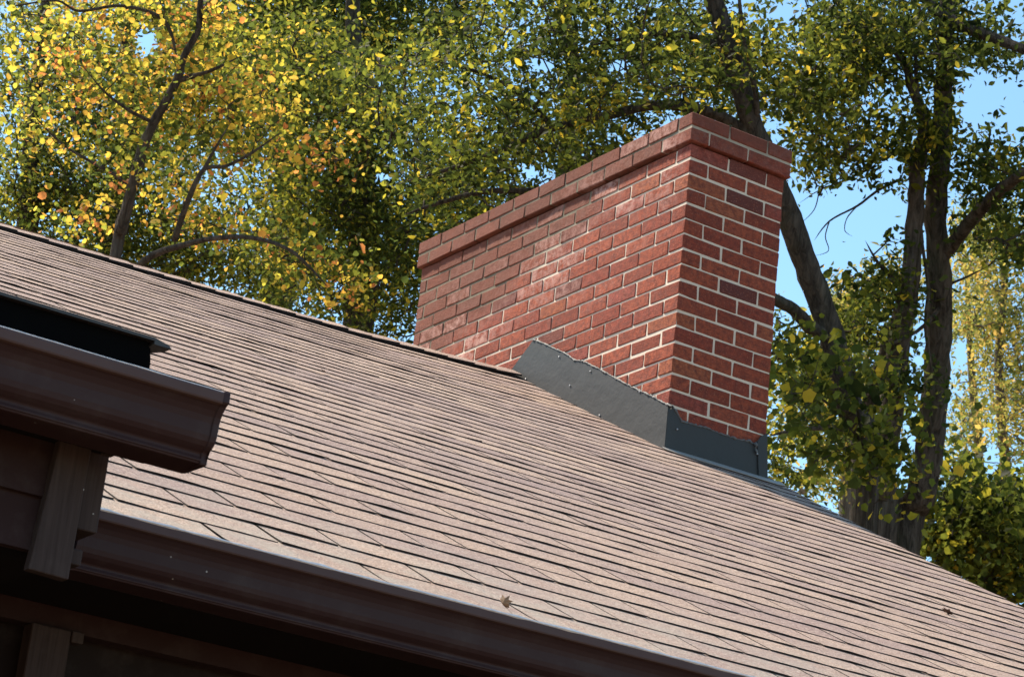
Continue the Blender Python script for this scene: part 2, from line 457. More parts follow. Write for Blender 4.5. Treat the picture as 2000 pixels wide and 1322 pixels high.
# ridge caps, bent over the ridge and lapped
rz = NROW * EXP
x = -.02; n = 0
outl = MB()
while x > XL + .2:
    mb = MB(); hl = .20; rot = random.gauss(0, .004); lft = abs(random.gauss(.003, .003))
    wv = [-.150, -.075, -.012, .012, .075, .150]
    zr = R0 + .5 * RIDGE_Y - sag(x)
    def cp(px_, s_, n_):
        zz = R0 + .5 * RIDGE_Y - sag(px_)
        yy = RIDGE_Y + s_; h = -abs(s_) * .5 - (.003 if abs(s_) < .02 else 0)
        return (px_, yy + (.4 * n_ if s_ > 0.02 else (-.4 * n_ if s_ < -.02 else 0)), zz + h + n_)
    rows_ = []
    for px_, n_ in ((x, .029 + lft * .4), (x - .06, .0275 + lft * .2), (x - hl, .0235)):
        rows_.append([cp(px_ + random.gauss(0, .002) + rot * s_ * 10, s_ + (0), n_) for s_ in wv])
    for a in range(2):
        for k in range(5): mb.face([rows_[a][k], rows_[a+1][k], rows_[a+1][k+1], rows_[a][k+1]][::-1], 0)
    low = [[(p[0], p[1], p[2] - .0085) for p in r_] for r_ in rows_]
    for k in range(5): mb.face([rows_[0][k], rows_[0][k+1], low[0][k+1], low[0][k]], 1)
    for a in range(2):
        mb.face([rows_[a][0], rows_[a+1][0], low[a+1][0], low[a][0]], 1)
        mb.face([rows_[a+1][5], rows_[a][5], low[a][5], low[a+1][5]], 1)
    if proj((x, RIDGE_Y, zr))[0] > 0: mb.build('ridge_cap', [SHINGLE, BUTT], roof)
    else:
        i = len(outl.v); outl.v += mb.v; outl.f += [tuple(q + i for q in f) for f in mb.f]; outl.m += mb.m
    x -= .127 + random.gauss(0, .003)
o = outl.build('outlying_ridge_caps', [SHINGLE, BUTT], roof); o['kind'] = 'stuff'

# rake trim under the roof's right edge and eave fascia
rk = MB()
p0, p1 = Vector((XW - .11, EAVE_Y, R0 + .5*EAVE_Y - .006)), Vector((XW - .03, RIDGE_Y, R0 + .5*RIDGE_Y - .006))
rk.hexa([(XW-.115, EAVE_Y, p0.z-.14), (XW-.03, EAVE_Y, p0.z-.14), (XW-.03, RIDGE_Y, p1.z-.14), (XW-.115, RIDGE_Y, p1.z-.14),
         (XW-.115, EAVE_Y, p0.z), (XW-.03, EAVE_Y, p0.z), (XW-.03, RIDGE_Y, p1.z), (XW-.115, RIDGE_Y, p1.z)])
rk.build('rake_board', WOODP, house)
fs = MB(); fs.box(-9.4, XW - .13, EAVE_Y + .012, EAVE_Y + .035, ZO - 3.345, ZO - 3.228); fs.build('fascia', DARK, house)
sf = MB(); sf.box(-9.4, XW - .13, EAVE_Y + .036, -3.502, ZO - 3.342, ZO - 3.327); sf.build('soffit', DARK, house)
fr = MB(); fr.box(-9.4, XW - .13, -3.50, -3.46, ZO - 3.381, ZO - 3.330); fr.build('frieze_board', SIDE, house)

# ------------------------------------------------------------------ gutters (ogee profile, lip, end cap, hangers)
def gutter_profile(yl, zt, hgt=.102, dep=.118):
    """outline of the trough's outer skin from the lip's underside to the back, y grows towards the house"""
    pts = [(.005,-.0175),(.0095,-.021),(.0155,-.0275),(.0205,-.0355),(.0232,-.045),(.0242,-.055),(.0250,-.063),(.0275,-.0715),(.0330,-.0780),(.0400,-.0825),
           (.0455,-.0855),(.0465,-.088),(.0465,-.100),(.0485,-.102),(dep,-.102),(dep,-.006)]
    return [(yl + a, zt + b * hgt / .102) for a, b in pts]
def make_gutter(label, x0, x1, yl, zt, hang, cap_right=True, cap_left=False, edge_x=None):
    prof = gutter_profile(yl, zt)
    inner = [(y + (.003 if k < 12 else -.003), z + .003) for k, (y, z) in enumerate(prof)]
    mb = MB(); mb.prism_x(prof + inner[::-1], x0, x1)
    gt = mb.build('gutter', PAINT, house); gt['label'] = label
    bev = gt.modifiers.new('b', 'BEVEL'); bev.width = .0012; bev.segments = 1; bev.limit_method = 'ANGLE'
    lp = MB()
    nseg = max(2, int((x1 - x0) / .12)); prev = None
    lprof = [(0.0, -.0178), (-.0015, -.0155), (-.0015, -.003), (.0005, 0.0), (.010, 0.0), (.0125, -.004), (.0125, -.0175), (.006, -.019)]
    ring0 = None
    for s_ in range(nseg + 1):
        xx = x0 + (x1 - x0) * s_ / nseg; dy = .0008 * math.sin(xx * 3.1) + random.gauss(0, .0002); dz = .0006 * math.sin(xx * 2.3 + 1) + random.gauss(0, .0002)
        ring = [(xx, yl + a + dy, zt + b + dz) for a, b in lprof]
        if prev:
            for k in range(8): lp.face([prev[k], prev[(k+1) % 8], ring[(k+1) % 8], ring[k]])
        else: ring0 = ring
        prev = ring
    lp.face(ring0[::-1]); lp.face(prev)
    lp.build('gutter_lip', LIP, gt)
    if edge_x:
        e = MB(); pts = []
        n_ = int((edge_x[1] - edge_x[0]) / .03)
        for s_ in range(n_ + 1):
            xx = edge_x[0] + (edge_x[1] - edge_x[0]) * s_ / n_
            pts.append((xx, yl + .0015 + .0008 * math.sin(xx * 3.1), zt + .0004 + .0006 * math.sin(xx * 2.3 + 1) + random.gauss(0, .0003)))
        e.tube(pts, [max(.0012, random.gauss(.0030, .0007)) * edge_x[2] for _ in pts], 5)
        e.build('pale_edge', EDGE, gt)  # thin pale bead along the lip's top edge
    for side, on in ((x1, cap_right), (x0, cap_left)):
        if not on: continue
        sgn = 1 if side == x1 else -1
        cp_ = MB()
        outer = [(yl - .002, zt + .001), (yl - .003, zt - .0165)] + [(y - .003, z - (.002 if 10 < k < 14 else 0)) for k, (y, z) in enumerate(prof)][1:-1] + [(yl + .119, zt - .003)]
        a, b = (side - .009, side + .002) if sgn > 0 else (side - .002, side + .009)
        cp_.prism_x(outer, a, b)
        ec = cp_.build('end_cap', PAINT, gt)
        bv = ec.modifiers.new('b', 'BEVEL'); bv.width = .0012; bv.segments = 1
    for hx in hang:
        h = MB(); h.box(hx - .012, hx + .012, yl + .010, yl + .112, zt - .012, zt - .0095); h.build('hanger', GALV, gt)
    return gt
YL, ZL = -3.85, ZO - 3.2425
main_g = make_gutter('long lower gutter along the main eave, pale along its top edge', -3.985, XW + .02, YL, ZL, [-3.6, -3.0, -2.4, -1.8, -1.2, -.6, 0], True, True, (-3.98, -1.6, 1.0))
dp = MB(); dp.hexa([(-3.98, EAVE_Y - .004, ZO - 3.232), (XW, EAVE_Y - .004, ZO - 3.232), (XW, EAVE_Y + .008, ZO - 3.226), (-3.98, EAVE_Y + .008, ZO - 3.226),
                    (-3.98, EAVE_Y - .006, ZO - 3.2275), (XW, EAVE_Y - .006, ZO - 3.2275), (XW, EAVE_Y + .008, ZO - 3.2235), (-3.98, EAVE_Y + .008, ZO - 3.2235)])
dp.build('drip_edge', PAINT, house)
YU, ZU = -4.480, ZO - 3.2005
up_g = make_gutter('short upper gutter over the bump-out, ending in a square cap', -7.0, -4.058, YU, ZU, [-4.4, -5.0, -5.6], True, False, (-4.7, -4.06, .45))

# ------------------------------------------------------------------ bump-out below the upper gutter
YB = -4.28
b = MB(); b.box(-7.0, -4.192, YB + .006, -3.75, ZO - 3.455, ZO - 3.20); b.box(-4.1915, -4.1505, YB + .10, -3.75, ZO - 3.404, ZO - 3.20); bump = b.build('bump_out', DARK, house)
m = MB()
# black low membrane roof of the bump-out, rolled at its right end
xe = -4.147
for (ya, yb_, zt, zb) in ((-4.380, -3.60, ZO - 3.122, ZO - 3.199),):
    prof_end = [(xe - .03, zb), (xe - .004, zb), (xe, zb + .018), (xe + .001, zb + .045), (xe - .003, zt - .010), (xe - .012, zt)]
    ring = [(-7.0, zb)] + prof_end + [(-7.0, zt - .010)]
    n_ = len(ring); i = len(m.v)
    m.v += [(a, ya, z) for a, z in ring] + [(a, yb_, z) for a, z in ring]
    for k in range(n_):
        l = (k + 1) % n_; m.f.append((i + k, i + l, i + n_ + l, i + n_ + k)); m.m.append(0)
    m.f.append(tuple(i + k for k in range(n_))); m.m.append(0); m.f.append(tuple(i + n_ + k for k in reversed(range(n_)))); m.m.append(0)
mem = m.build('membrane_roof', BLACK, bump)
m = MB()
m.hexa([(-7, -4.398, ZO - 3.1325), (-4.150, -4.392, ZO - 3.1225), (-4.150, -4.20, ZO - 3.121), (-7, -4.20, ZO - 3.128),
        (-7, -4.398, ZO - 3.1275), (-4.150, -4.392, ZO - 3.1175), (-4.150, -4.20, ZO - 3.117), (-7, -4.20, ZO - 3.123)])
m.hexa([(-4.150, -4.392, ZO - 3.128), (-4.118, -4.385, ZO - 3.125), (-4.118, -4.36, ZO - 3.124), (-4.150, -4.30, ZO - 3.124),
        (-4.150, -4.392, ZO - 3.1175), (-4.122, -4.385, ZO - 3.121), (-4.122, -4.36, ZO - 3.120), (-4.150, -4.30, ZO - 3.117)])
m.build('membrane_edge', simple('grey_black_edge', (.02,.019,.02), (.05,.047,.045), 30, .6), bump)
# lap siding boards, corner board, trim board and small brackets
for k, (zb, zt) in enumerate(((ZO - 3.372, ZO - 3.276), (ZO - 3.455, ZO - 3.366))):
    s = MB(); s.hexa([(-7.0, YB - .016, zb), (-4.232, YB - .016, zb), (-4.232, YB + .003, zb), (-7.0, YB + .003, zb),
                      (-7.0, YB - .003, zt), (-4.232, YB - .003, zt), (-4.232, YB + .004, zt), (-7.0, YB + .004, zt)])
    s.build('siding_board', SIDE, bump)
s = MB(); s.cbox(-4.186, -4.1495, YB - .012, YB + .10, ZO - 3.405, ZO - 3.26, .0015); s.build('corner_board', WOODP, bump)
s = MB()
s.hexa([(-4.254, YB - .030, ZO - 3.486), (-4.191, YB - .034, ZO - 3.489), (-4.191, YB - .010, ZO - 3.489), (-4.254, YB - .010, ZO - 3.486),
        (-4.236, YB - .030, ZO - 3.26), (-4.187, YB - .030, ZO - 3.26), (-4.187, YB - .008, ZO - 3.26), (-4.236, YB - .008, ZO - 3.26)])
o = s.build('trim_board', WOODP, bump); o['label'] = 'grey-brown grained trim board hanging below the bump-out'
bv = o.modifiers.new('b', 'BEVEL'); bv.width = .002; bv.segments = 2
for (xa, xb, za, zb, yy) in ((-4.1905, -4.168, ZO - 3.460, ZO - 3.436, YB - .015), (-4.172, -4.155, ZO - 3.292, ZO - 3.272, YB - .06)):
    s = MB(); s.cbox(xa, xb, yy, yy + .03, za, zb, .0015); s.build('bracket', WOODP, bump)
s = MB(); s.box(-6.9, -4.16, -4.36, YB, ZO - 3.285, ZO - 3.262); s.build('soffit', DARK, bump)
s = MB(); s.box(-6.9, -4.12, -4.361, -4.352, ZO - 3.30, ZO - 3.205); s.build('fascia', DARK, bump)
# post and bracket under the main eave, dark recess behind
s = MB(); s.cbox(-3.915, -3.838, -3.515, -3.475, ZO - 4.6, ZO - 3.3815, .002); o = s.build('post', WOODP, house); o['label'] = 'brown post under the main eave'
s = MB(); s.cbox(-3.838, -3.815, -3.52, -3.495, ZO - 3.402, ZO - 3.3815, .0015); s.build('bracket', WOODP, house)

# ------------------------------------------------------------------ chimney
C_, M_ = .0677, .20568
LEN, WID = 2.115, .5017
JT = .0081
core = MB()
core.box(.0033, WID - .0033, .0033, LEN - .0033, ZO - 2.9, ZO - .0075)
core.box(.05, WID - .05, .05, LEN - .05, ZO - .0074, ZO + .008)
core.box(-.0158, WID + .0158, -.0158, LEN + .0158, ZO + .0085, ZO + 2 * C_ - .006)
wz = ZO + 2 * C_ - .006
core.hexa([(-.006,-.006,wz),(WID+.006,-.006,wz),(WID+.006,LEN+.006,wz),(-.006,LEN+.006,wz),
           (.10,.10,wz+.018),(WID-.10,.10,wz+.018),(WID-.10,LEN-.10,wz+.018),(.10,LEN-.10,wz+.018)])
chim = core.build('chimney', MORTAR, house); chim['label'] = 'long red brick chimney with a two-course corbelled cap'
BW = M_ / 2 - JT                            # brick width (bed depth)
protos = {}
def brick_mesh(lx, ly):
    key = (round(lx, 3), round(ly, 3), random.randrange(5))
    if key not in protos:
        mb = MB(); h = C_ - JT
        mb.cbox(0, lx, 0, ly, 0, h, random.uniform(.0022, .0042), 0, .0019)
        protos[key] = mb.mesh('brick', BRICK)
    return protos[key]
hidden = MB()
def brick(x0, x1, y0, y1, z, vis=True, rough=1.0):
    if not vis:
        hidden.cbox(x0, x1, y0, y1, z, z + C_ - JT, .0025, 0, .001); return
    o = link('brick', brick_mesh(x1 - x0, y1 - y0), chim)
    u = lambda q: random.uniform(-q, q)
    o.location = (x0 + u(.0010), y0 + u(.0010), z + u(.0014))
    o.rotation_euler = (u(.006) if y1 - y0 < .11 else u(.004), u(.006) if x1 - x0 < .11 else u(.004), u(.0035))
def roof_z(y): return R0 + .5 * (y if y < RIDGE_Y else 2 * RIDGE_Y - y)
def course(z, ov, typ, zfree=False):
    x0, x1, y0, y1 = -ov, WID + ov, -ov, LEN + ov
    S_ = M_ - JT; H = BW
    # front face row along x (y = y0)
    front = []
    x = x0
    if typ == 'R': front.append((x, x + S_)); x += M_
    else: x = x0 + H + JT
    while x < x1 - .03:
        e = min(x + S_, x1)
        if typ == 'R' and x1 - e < .06 and x1 - e > 0.0: e = x1
        if typ == 'L' and x1 - e < .06: e = x1
        front.append((x, e)); x = e + JT
    for a, b_ in front: brick(a, b_, y0, y0 + H, z, z + C_ > roof_z(0) + .02)
    # long left face along y (x = x0)
    y = y0 + (H + JT if typ == 'R' else 0.0)
    while y < y1 - .03:
        e = min(y + S_, y1)
        if y1 - e < .05: e = y1
        lo = min(roof_z(y), roof_z(e))
        brick(x0, x0 + H, y, e, z, z + C_ > lo + .015)
        y = e + JT
    # faces the photo does not show
    y = y0 + H + JT
    while y < y1 - .03:
        e = min(y + S_, y1); hidden.cbox(x1 - H, x1, y, e, z, z + C_ - JT, .0025); y = e + JT
    x = x0 + H + JT
    while x < x1 - H - .03:
        e = min(x + S_, x1 - H - JT); hidden.cbox(x, e, y1 - H, y1, z, z + C_ - JT, .0025); x = e + JT
for k in range(0, 27):
    z = ZO - (k + 1) * C_ + JT / 2
    course(z, 0.0, 'L' if k % 2 else 'R')
course(ZO + JT / 2, .0190, 'L'); course(ZO + C_ + JT / 2, .0205, 'R')
o = hidden.build('far_side_bricks', BRICK, chim); o['kind'] = 'stuff'

def poly_x(mb, pts, x, th):                 # sheet in the plane x = const, given (y, z)
    n = len(pts); i = len(mb.v)
    mb.v += [(x, y, z) for y, z in pts] + [(x + th, y, z) for y, z in pts]
    mb.f.append(tuple(i + k for k in range(n))); mb.f.append(tuple(i + n + k for k in reversed(range(n))))
    for k in range(n): l = (k + 1) % n; mb.f.append((i + l, i + k, i + n + k, i + n + l))
    mb.m += [0] * (n + 2)
def poly_y(mb, pts, y, th):
    n = len(pts); i = len(mb.v)
    mb.v += [(x, y, z) for x, z in pts] + [(x, y + th, z) for x, z in pts]
    mb.f.append(tuple(i + k for k in range(n))); mb.f.append(tuple(i + n + k for k in reversed(range(n))))
    for k in range(n): l = (k + 1) % n; mb.f.append((i + l, i + k, i + n + k, i + n + l))
    mb.m += [0] * (n + 2)
def P_x(px, py, x0):                        # where the sight line of a photo pixel meets the plane x = x0
    d_ = FW + ((px - 1000.0) / FPX) * RT + ((py - 661.0) / FPX) * DN; t = (x0 - CAM.x) / d_.x; return CAM + t * d_
def P_y(px, py, y0):
    d_ = FW + ((px - 1000.0) / FPX) * RT + ((py - 661.0) / FPX) * DN; t = (y0 - CAM.y) / d_.y; return CAM + t * d_
# step flashing on the long side: one painted sheet
XF = -.009
tops = [(1042, 664), (1062, 671), (1078, 679), (1106, 691), (1122, 704), (1140, 706), (1172, 722), (1206, 741), (1236, 757), (1262, 769), (1288, 782), (1304, 791), (1314, 793)]
side_top = [(P_x(a, b_, XF).y, P_x(a, b_, XF).z) for a, b_ in tops]
def rz_side(y): return R0 + .5 * y + .012
ys_ = [-.012, .25, .5, .75, 1.0, 1.16]
low = [(y, rz_side(y) - .03) for y in ys_] + [(P_x(986, 733, XF).y, P_x(986, 733, XF).z - .02)]
mb = MB(); poly_x(mb, side_top + [(-.012, side_top[-1][1])] + low, XF - .0015, .008)
fl = mb.build('flashing', FLASH, chim); fl['label'] = 'dark grey flashing sheet along the long side'
# apron flashing on the front face, with folded corner pieces
YF = -.010
ft = [(1312, 793), (1322, 806), (1331, 823), (1352, 829), (1380, 836), (1410, 848), (1436, 857), (1460, 862), (1476, 868), (1480, 878)]
front_top = [(P_y(a, b_, YF).x, P_y(a, b_, YF).z) for a, b_ in ft]
mb = MB(); poly_y(mb, [(WID + .004, R0 - .02), (-.011, R0 - .02)] + front_top + [(WID + .004, front_top[-1][1] - .01)], YF - .001, .008)
f2 = mb.build('flashing', FLASH, chim); f2['label'] = 'dark grey flashing sheet across the front'
mb = MB(); c4 = [(1479, 862), (1486, 852), (1498, 846), (1499, 940), (1482, 937)]
poly_y(mb, [(P_y(a, b_, YF - .006).x, P_y(a, b_, YF - .006).z) for a, b_ in c4], YF - .008, .006)
f3 = mb.build('flashing', FLASH, chim); f3['label'] = 'narrow flashing piece folded round the right corner'
mb = MB(); c5 = [(1303, 791), (1314, 794), (1332, 824), (1327, 893), (1298, 884)]
mb.hexa([(-.0135, -.0135, R0 - .03), (.052, -.0135, R0 - .03), (.052, -.0115, R0 - .03), (-.0115, -.0115, R0 - .03),
         (-.0135, -.0135, front_top[0][1] - .004), (.040, -.0135, front_top[2][1] - .004), (.040, -.0115, front_top[2][1] - .004), (-.0115, -.0115, front_top[0][1] - .004)])
mb.hexa([(-.0135, -.0115, R0 - .03), (-.0115, -.0115, R0 - .03), (-.0115, .018, R0 - .02), (-.0135, .018, R0 - .02),
         (-.0135, -.0115, front_top[0][1] - .004), (-.0115, -.0115, front_top[0][1] - .004), (-.0115, .010, front_top[0][1] + .004), (-.0135, .010, front_top[0][1] + .004)])
f4 = mb.build('flashing', FLASH, chim); f4['label'] = 'bent flashing piece at the near corner'
# grey apron strip lying on the roof in front of the stack
mb = MB()
def rp(x, y, n): return roof_pt(x, (y - EAVE_Y) * SL, n)
cols_ = [(-.03, -.005, -.03), (.05, -.01, -.075), (.2, -.01, -.09), (.35, -.01, -.088), (WID, -.01, -.085), (WID + .07, -.005, -.05), (WID + .09, 0.02, -.02)]
ra = [rp(x_, a, .0215) for x_, a, b_ in cols_]; rb_ = [rp(x_, b_, .0195) for x_, a, b_ in cols_]
for k in range(len(cols_) - 1):
    mb.face([rb_[k], rb_[k+1], ra[k+1], ra[k]]); lo_ = [rp(cols_[q][0], cols_[q][2], .0165) for q in (k, k+1)]
    mb.face([rb_[k+1], rb_[k], lo_[0], lo_[1]])
mb.build('apron_strip', GALV, chim)
# sealant smeared along the flashing's upper edges, nail heads
def bead(pts, r, axis):
    mb = MB(); q = []; rr = []
    for a, b_ in zip(pts, pts[1:]):
        a, b_ = Vector(a), Vector(b_); n_ = max(2, int((b_ - a).length / .008))
        for k in range(n_):
            p_ = a.lerp(b_, k / n_); p_.z += random.gauss(0, .0015); q.append(p_); rr.append(max(.0012, random.gauss(r, r * .45)))
    q.append(Vector(pts[-1])); rr.append(r * .6)
    mb.tube(q, rr, 6, 0, .3); mb.build('sealant', SEAL, chim, True)
bead([(XF - .002, y, z + .001) for y, z in side_top], .0034, 'x')
bead([(x_, YF - .001, z + .0015) for x_, z in front_top], .0036, 'y')
q1 = [P_y(a, b_, YF - .010) for a, b_ in ((1477, 864), (1476, 875), (1479, 886))]; bead([tuple(p_) for p_ in q1], .0045, 'y')
for (px, py, pl) in ((1027, 740, 'x'), (1113, 753, 'x'), (1153, 725, 'x'), (1171, 811, 'x'), (1323, 838, 'y'), (1479, 886, 'y'), (1092, 697, 'x'), (1249, 765, 'x')):
    p_ = P_x(px, py, XF - .004) if pl == 'x' else P_y(px, py, YF - .010)
    mb = MB(); ax = Vector((-1, 0, 0)) if pl == 'x' else Vector((0, -1, 0))
    mb.tube([p_ + ax * -.003, p_ + ax * .0015, p_ + ax * .003], [.0036, .0036, .0016], 7); mb.build('nail_head', NAIL, chim, True)

# ------------------------------------------------------------------ fallen leaves and scraps on the roof
def dry_leaf(name, label, loc, size, mat, rot, curl=.4, stem=True):
    mb = MB(); ol = [(0,-.5),(.20,-.30),(.42,-.36),(.34,-.08),(.50,.10),(.26,.16),(.16,.50),(0,.34),(-.16,.52),(-.26,.16),(-.50,.12),(-.34,-.08),(-.42,-.34),(-.20,-.30)]
    pts = [(a * size, b_ * size, curl * size * (abs(a) ** 1.5 + .6 * b_ * b_) + random.uniform(0, .06) * size) for a, b_ in ol]
    i = len(mb.v); mb.v.append((0, 0, 0)); mb.v += pts; n_ = len(pts)
    for k in range(n_): mb.f.append((i, i + 1 + k, i + 1 + (k + 1) % n_)); mb.m.append(0)
    mb.tube([(0, -.45 * size, .05 * size), (.04 * size, -.8 * size, .10 * size), (.10 * size, -1.05 * size, .22 * size)], [.018 * size, .014 * size, .010 * size], 4)
    o = mb.build(name, mat); o.location = loc; o.rotation_euler = rot
    sd = o.modifiers.new('t', 'SOLIDIFY'); sd.thickness = .0008
    return tag(o, label, 'leaf')
gp = P_y(985, 1181, YL + .02)
dry_leaf('dry_leaf', 'curled brown dry leaf caught in the edge of the lower gutter', gp + Vector((0, .006, .005)), .027, DRY, (1.0, .5, 1.5), 1.3)
def on_front_roof(px, py):
    d_ = FW + ((px - 1000.0) / FPX) * RT + ((py - 661.0) / FPX) * DN
    t = (R0 + .5 * CAM.y - CAM.z) / (d_.z - .5 * d_.y); p_ = CAM + t * d_
    return roof_pt(p_.x, (p_.y - EAVE_Y) * SL, .019)
dry_leaf('dry_leaf', 'small reddish leaf scrap lying mid-slope on the shingles below the ridge', on_front_roof(632, 722), .034, DRYD, (.46, 0, .3), .45)
dry_leaf('dry_leaf', 'dark flat leaf lying on the shingles near the right rake edge', on_front_roof(1846, 1203), .038, DRYD, (.46, 0, 1.3), .15)
dry_leaf('dry_leaf', 'tan leaf standing upright on the rake edge before the tree trunks', on_front_roof(1634, 1008) + Vector((0, 0, .02)), .042, DRY, (1.3, .3, .4), .5)
dry_leaf('dry_leaf', 'pale leaf perched on the roof edge just right of the chimney', on_front_roof(1562, 972) + Vector((0, 0, .012)), .036, DRY, (1.0, .2, 1.9), .5)

# ------------------------------------------------------------------ trees
OV = ([(0,-.5,0),(.20,-.22,.05),(.24,.08,.06),(0,.5,-.04),(-.24,.08,.06),(-.20,-.22,.05),(0,0,-.02)],
      [(0,1,6),(1,2,6),(2,3,6),(3,4,6),(4,5,6),(5,0,6)])
MAPLE = ([(0,-.40,0),(.34,-.34,.07),(.38,-.08,.05),(.48,.12,.10),(.30,.24,.03),(0,.55,-.06),(-.30,.24,.03),(-.48,.12,.10),(-.38,-.08,.05),(-.34,-.34,.07),(0,0,-.03)],
         [(k, (k+1) % 10, 10) for k in range(10)])
TULIP = ([(0,-.45,0),(.26,-.40,.06),(.40,-.12,.09),(.30,.16,.04),(.16,.42,.03),(0,.34,-.03),(-.16,.42,.03),(-.30,.16,.04),(-.40,-.12,.09),(-.26,-.40,.06),(0,-.05,-.02)],
         [(k, (k+1) % 10, 10) for k in range(10)])
HICK = ([(0,-.5,0),(.13,-.15,.03),(.12,.2,.03),(0,.5,-.05),(-.12,.2,.03),(-.13,-.15,.03)], [(0,1,2),(0,2,3),(0,3,4),(0,4,5)])

def scatter(name, mat, parent, base, pos, size, tint, shape, up=.8, smooth=True):
    """all leaves of a crown as one mesh; each leaf is a small folded blade with its own tint"""
    T, F = np.array(shape[0]), np.array(shape[1]); n = len(pos)
    nrm = rng.normal(size=(n, 3)); nrm[:, 2] += up * np.sign(rng.random(n) - .08); nrm /= np.linalg.norm(nrm, axis=1, keepdims=True)
    a = rng.normal(size=(n, 3)); a[:, 2] -= .6
    a -= nrm * np.sum(a * nrm, 1, keepdims=True); a /= np.linalg.norm(a, axis=1, keepdims=True)
    b_ = np.cross(a, nrm)
    s = (size * rng.lognormal(0, .30, n))[:, None, None]
    fold = rng.uniform(.3, 2.2, n)[:, None, None]
    V = pos[:, None, :] + s * (T[None, :, 0:1] * b_[:, None, :] + T[None, :, 1:2] * a[:, None, :] + fold * T[None, :, 2:3] * nrm[:, None, :])
    V = V.reshape(-1, 3) - np.array(base); k = len(T)
    FF = (F[None] + (np.arange(n) * k)[:, None, None]).reshape(-1, 3)
    me = bpy.data.meshes.new(name); me.vertices.add(len(V)); me.vertices.foreach_set('co', V.astype(np.float32).ravel())
    me.loops.add(len(FF) * 3); me.loops.foreach_set('vertex_index', FF.astype(np.int32).ravel())
    me.polygons.add(len(FF)); me.polygons.foreach_set('loop_start', np.arange(0, len(FF) * 3, 3, dtype=np.int32))
    at_ = me.attributes.new('tint', 'FLOAT', 'POINT'); at_.data.foreach_set('value', np.repeat(np.clip(tint, 0, 1), k).astype(np.float32))
    me.materials.append(mat); me.update(calc_edges=True)
    o = link(name, me, parent); o['kind'] = 'stuff'
    return o

GAPS = [(1650, 445, 88, 98), (1575, 470, 45, 115), (1568, 560, 40, 60), (1915, 185, 45, 60), (1985, 215, 30, 70), (1740, 330, 30, 30), (1060, 128, 32, 18), (1030, 335, 22, 18), (1880, 690, 16, 40),
        (1935, 900, 22, 40), (1560, 905, 22, 18), (285, 80, 24, 40), (1530, 30, 34, 22), (1210, 130, 26, 18), (745, 345, 16, 14), (660, 560, 16, 16), (715, 395, 14, 14), (1700, 820, 12, 12)]
def gap_ok(P, soft=1.0):
    px, py, dd = proj(P); ok = np.ones(len(P), bool)
    for gx, gy, rx, ry in GAPS:
        r_ = np.sqrt(((px - gx) / (rx * soft)) ** 2 + ((py - gy) / (ry * soft)) ** 2)
        ok &= rng.random(len(P)) < np.clip((r_ - .62) / .7, .03, 1.0)
    return ok

def clump_points(blobs, depth, per, rad, keep=1.0):
    """blobs: (px, py, rx, ry, depth half-extent, clumps) - ellipsoids that fill the crown"""
    cs = []
    for (px, py, rx, ry, dz, n, *do) in blobs:
        q = rng.normal(size=(n, 3)); q /= np.linalg.norm(q, axis=1, keepdims=True); q *= (rng.random(n) ** (1 / 2.2))[:, None]
        X = px + q[:, 0] * rx; Y = py + q[:, 1] * ry; D = depth + (do[0] if do else 0.0) + q[:, 2] * dz
        P = np.array(CAM) + D[:, None] * (np.array(FW) + ((X - 1000) / FPX)[:, None] * np.array(RT) + ((Y - 661) / FPX)[:, None] * np.array(DN))
        cs.append(P)
    C = np.concatenate(cs); C = C[gap_ok(C, 1.08)]
    sz = rng.uniform(.5, 1.3, len(C))
    npl = np.maximum(3, (per * sz * rng.uniform(.5, 1.5, len(C))).astype(int))
    idx = np.repeat(np.arange(len(C)), npl)
    off = rng.normal(size=(len(idx), 3)) * rad * sz[idx][:, None]; off[:, 2] *= .62; 
    P = C[idx] + off
    k = gap_ok(P, .86) | (rng.random(len(P)) < .03)
    return C, P[k], idx[k]

def limb(mb, pts, r0, r1, n=8, wob=.08, sub=5):
    """pts: list of (px, py, depth) or Vector; smooth tapering limb through them"""
    P = [Vector(p) if len(p) == 3 and not isinstance(p[0], int) else at(*p) for p in pts]
    out = []
    for k in range(len(P) - 1):
        a, b_, c, e = P[max(k-1, 0)], P[k], P[k+1], P[min(k+2, len(P)-1)]
        for s_ in range(sub):
            t = s_ / sub
            out.append(.5 * ((2*b_) + (c - a) * t + (2*a - 5*b_ + 4*c - e) * t*t + (3*b_ - a - 3*c + e) * t**3))
    out.append(P[-1])
    L = len(out); rad = [r0 + (r1 - r0) * (k / (L - 1)) for k in range(L)]
    if r1 < .036: rad[-1] *= .15; rad[-2] *= .45; rad[-3] *= .7; rad[-4] *= .85
    for k in range(1, L - 1):
        out[k] += Vector((random.gauss(0, .05 * rad[k]), random.gauss(0, .05 * rad[k]), random.gauss(0, .04 * rad[k])))
    mb.tube(out, rad, n, 0, wob); return out

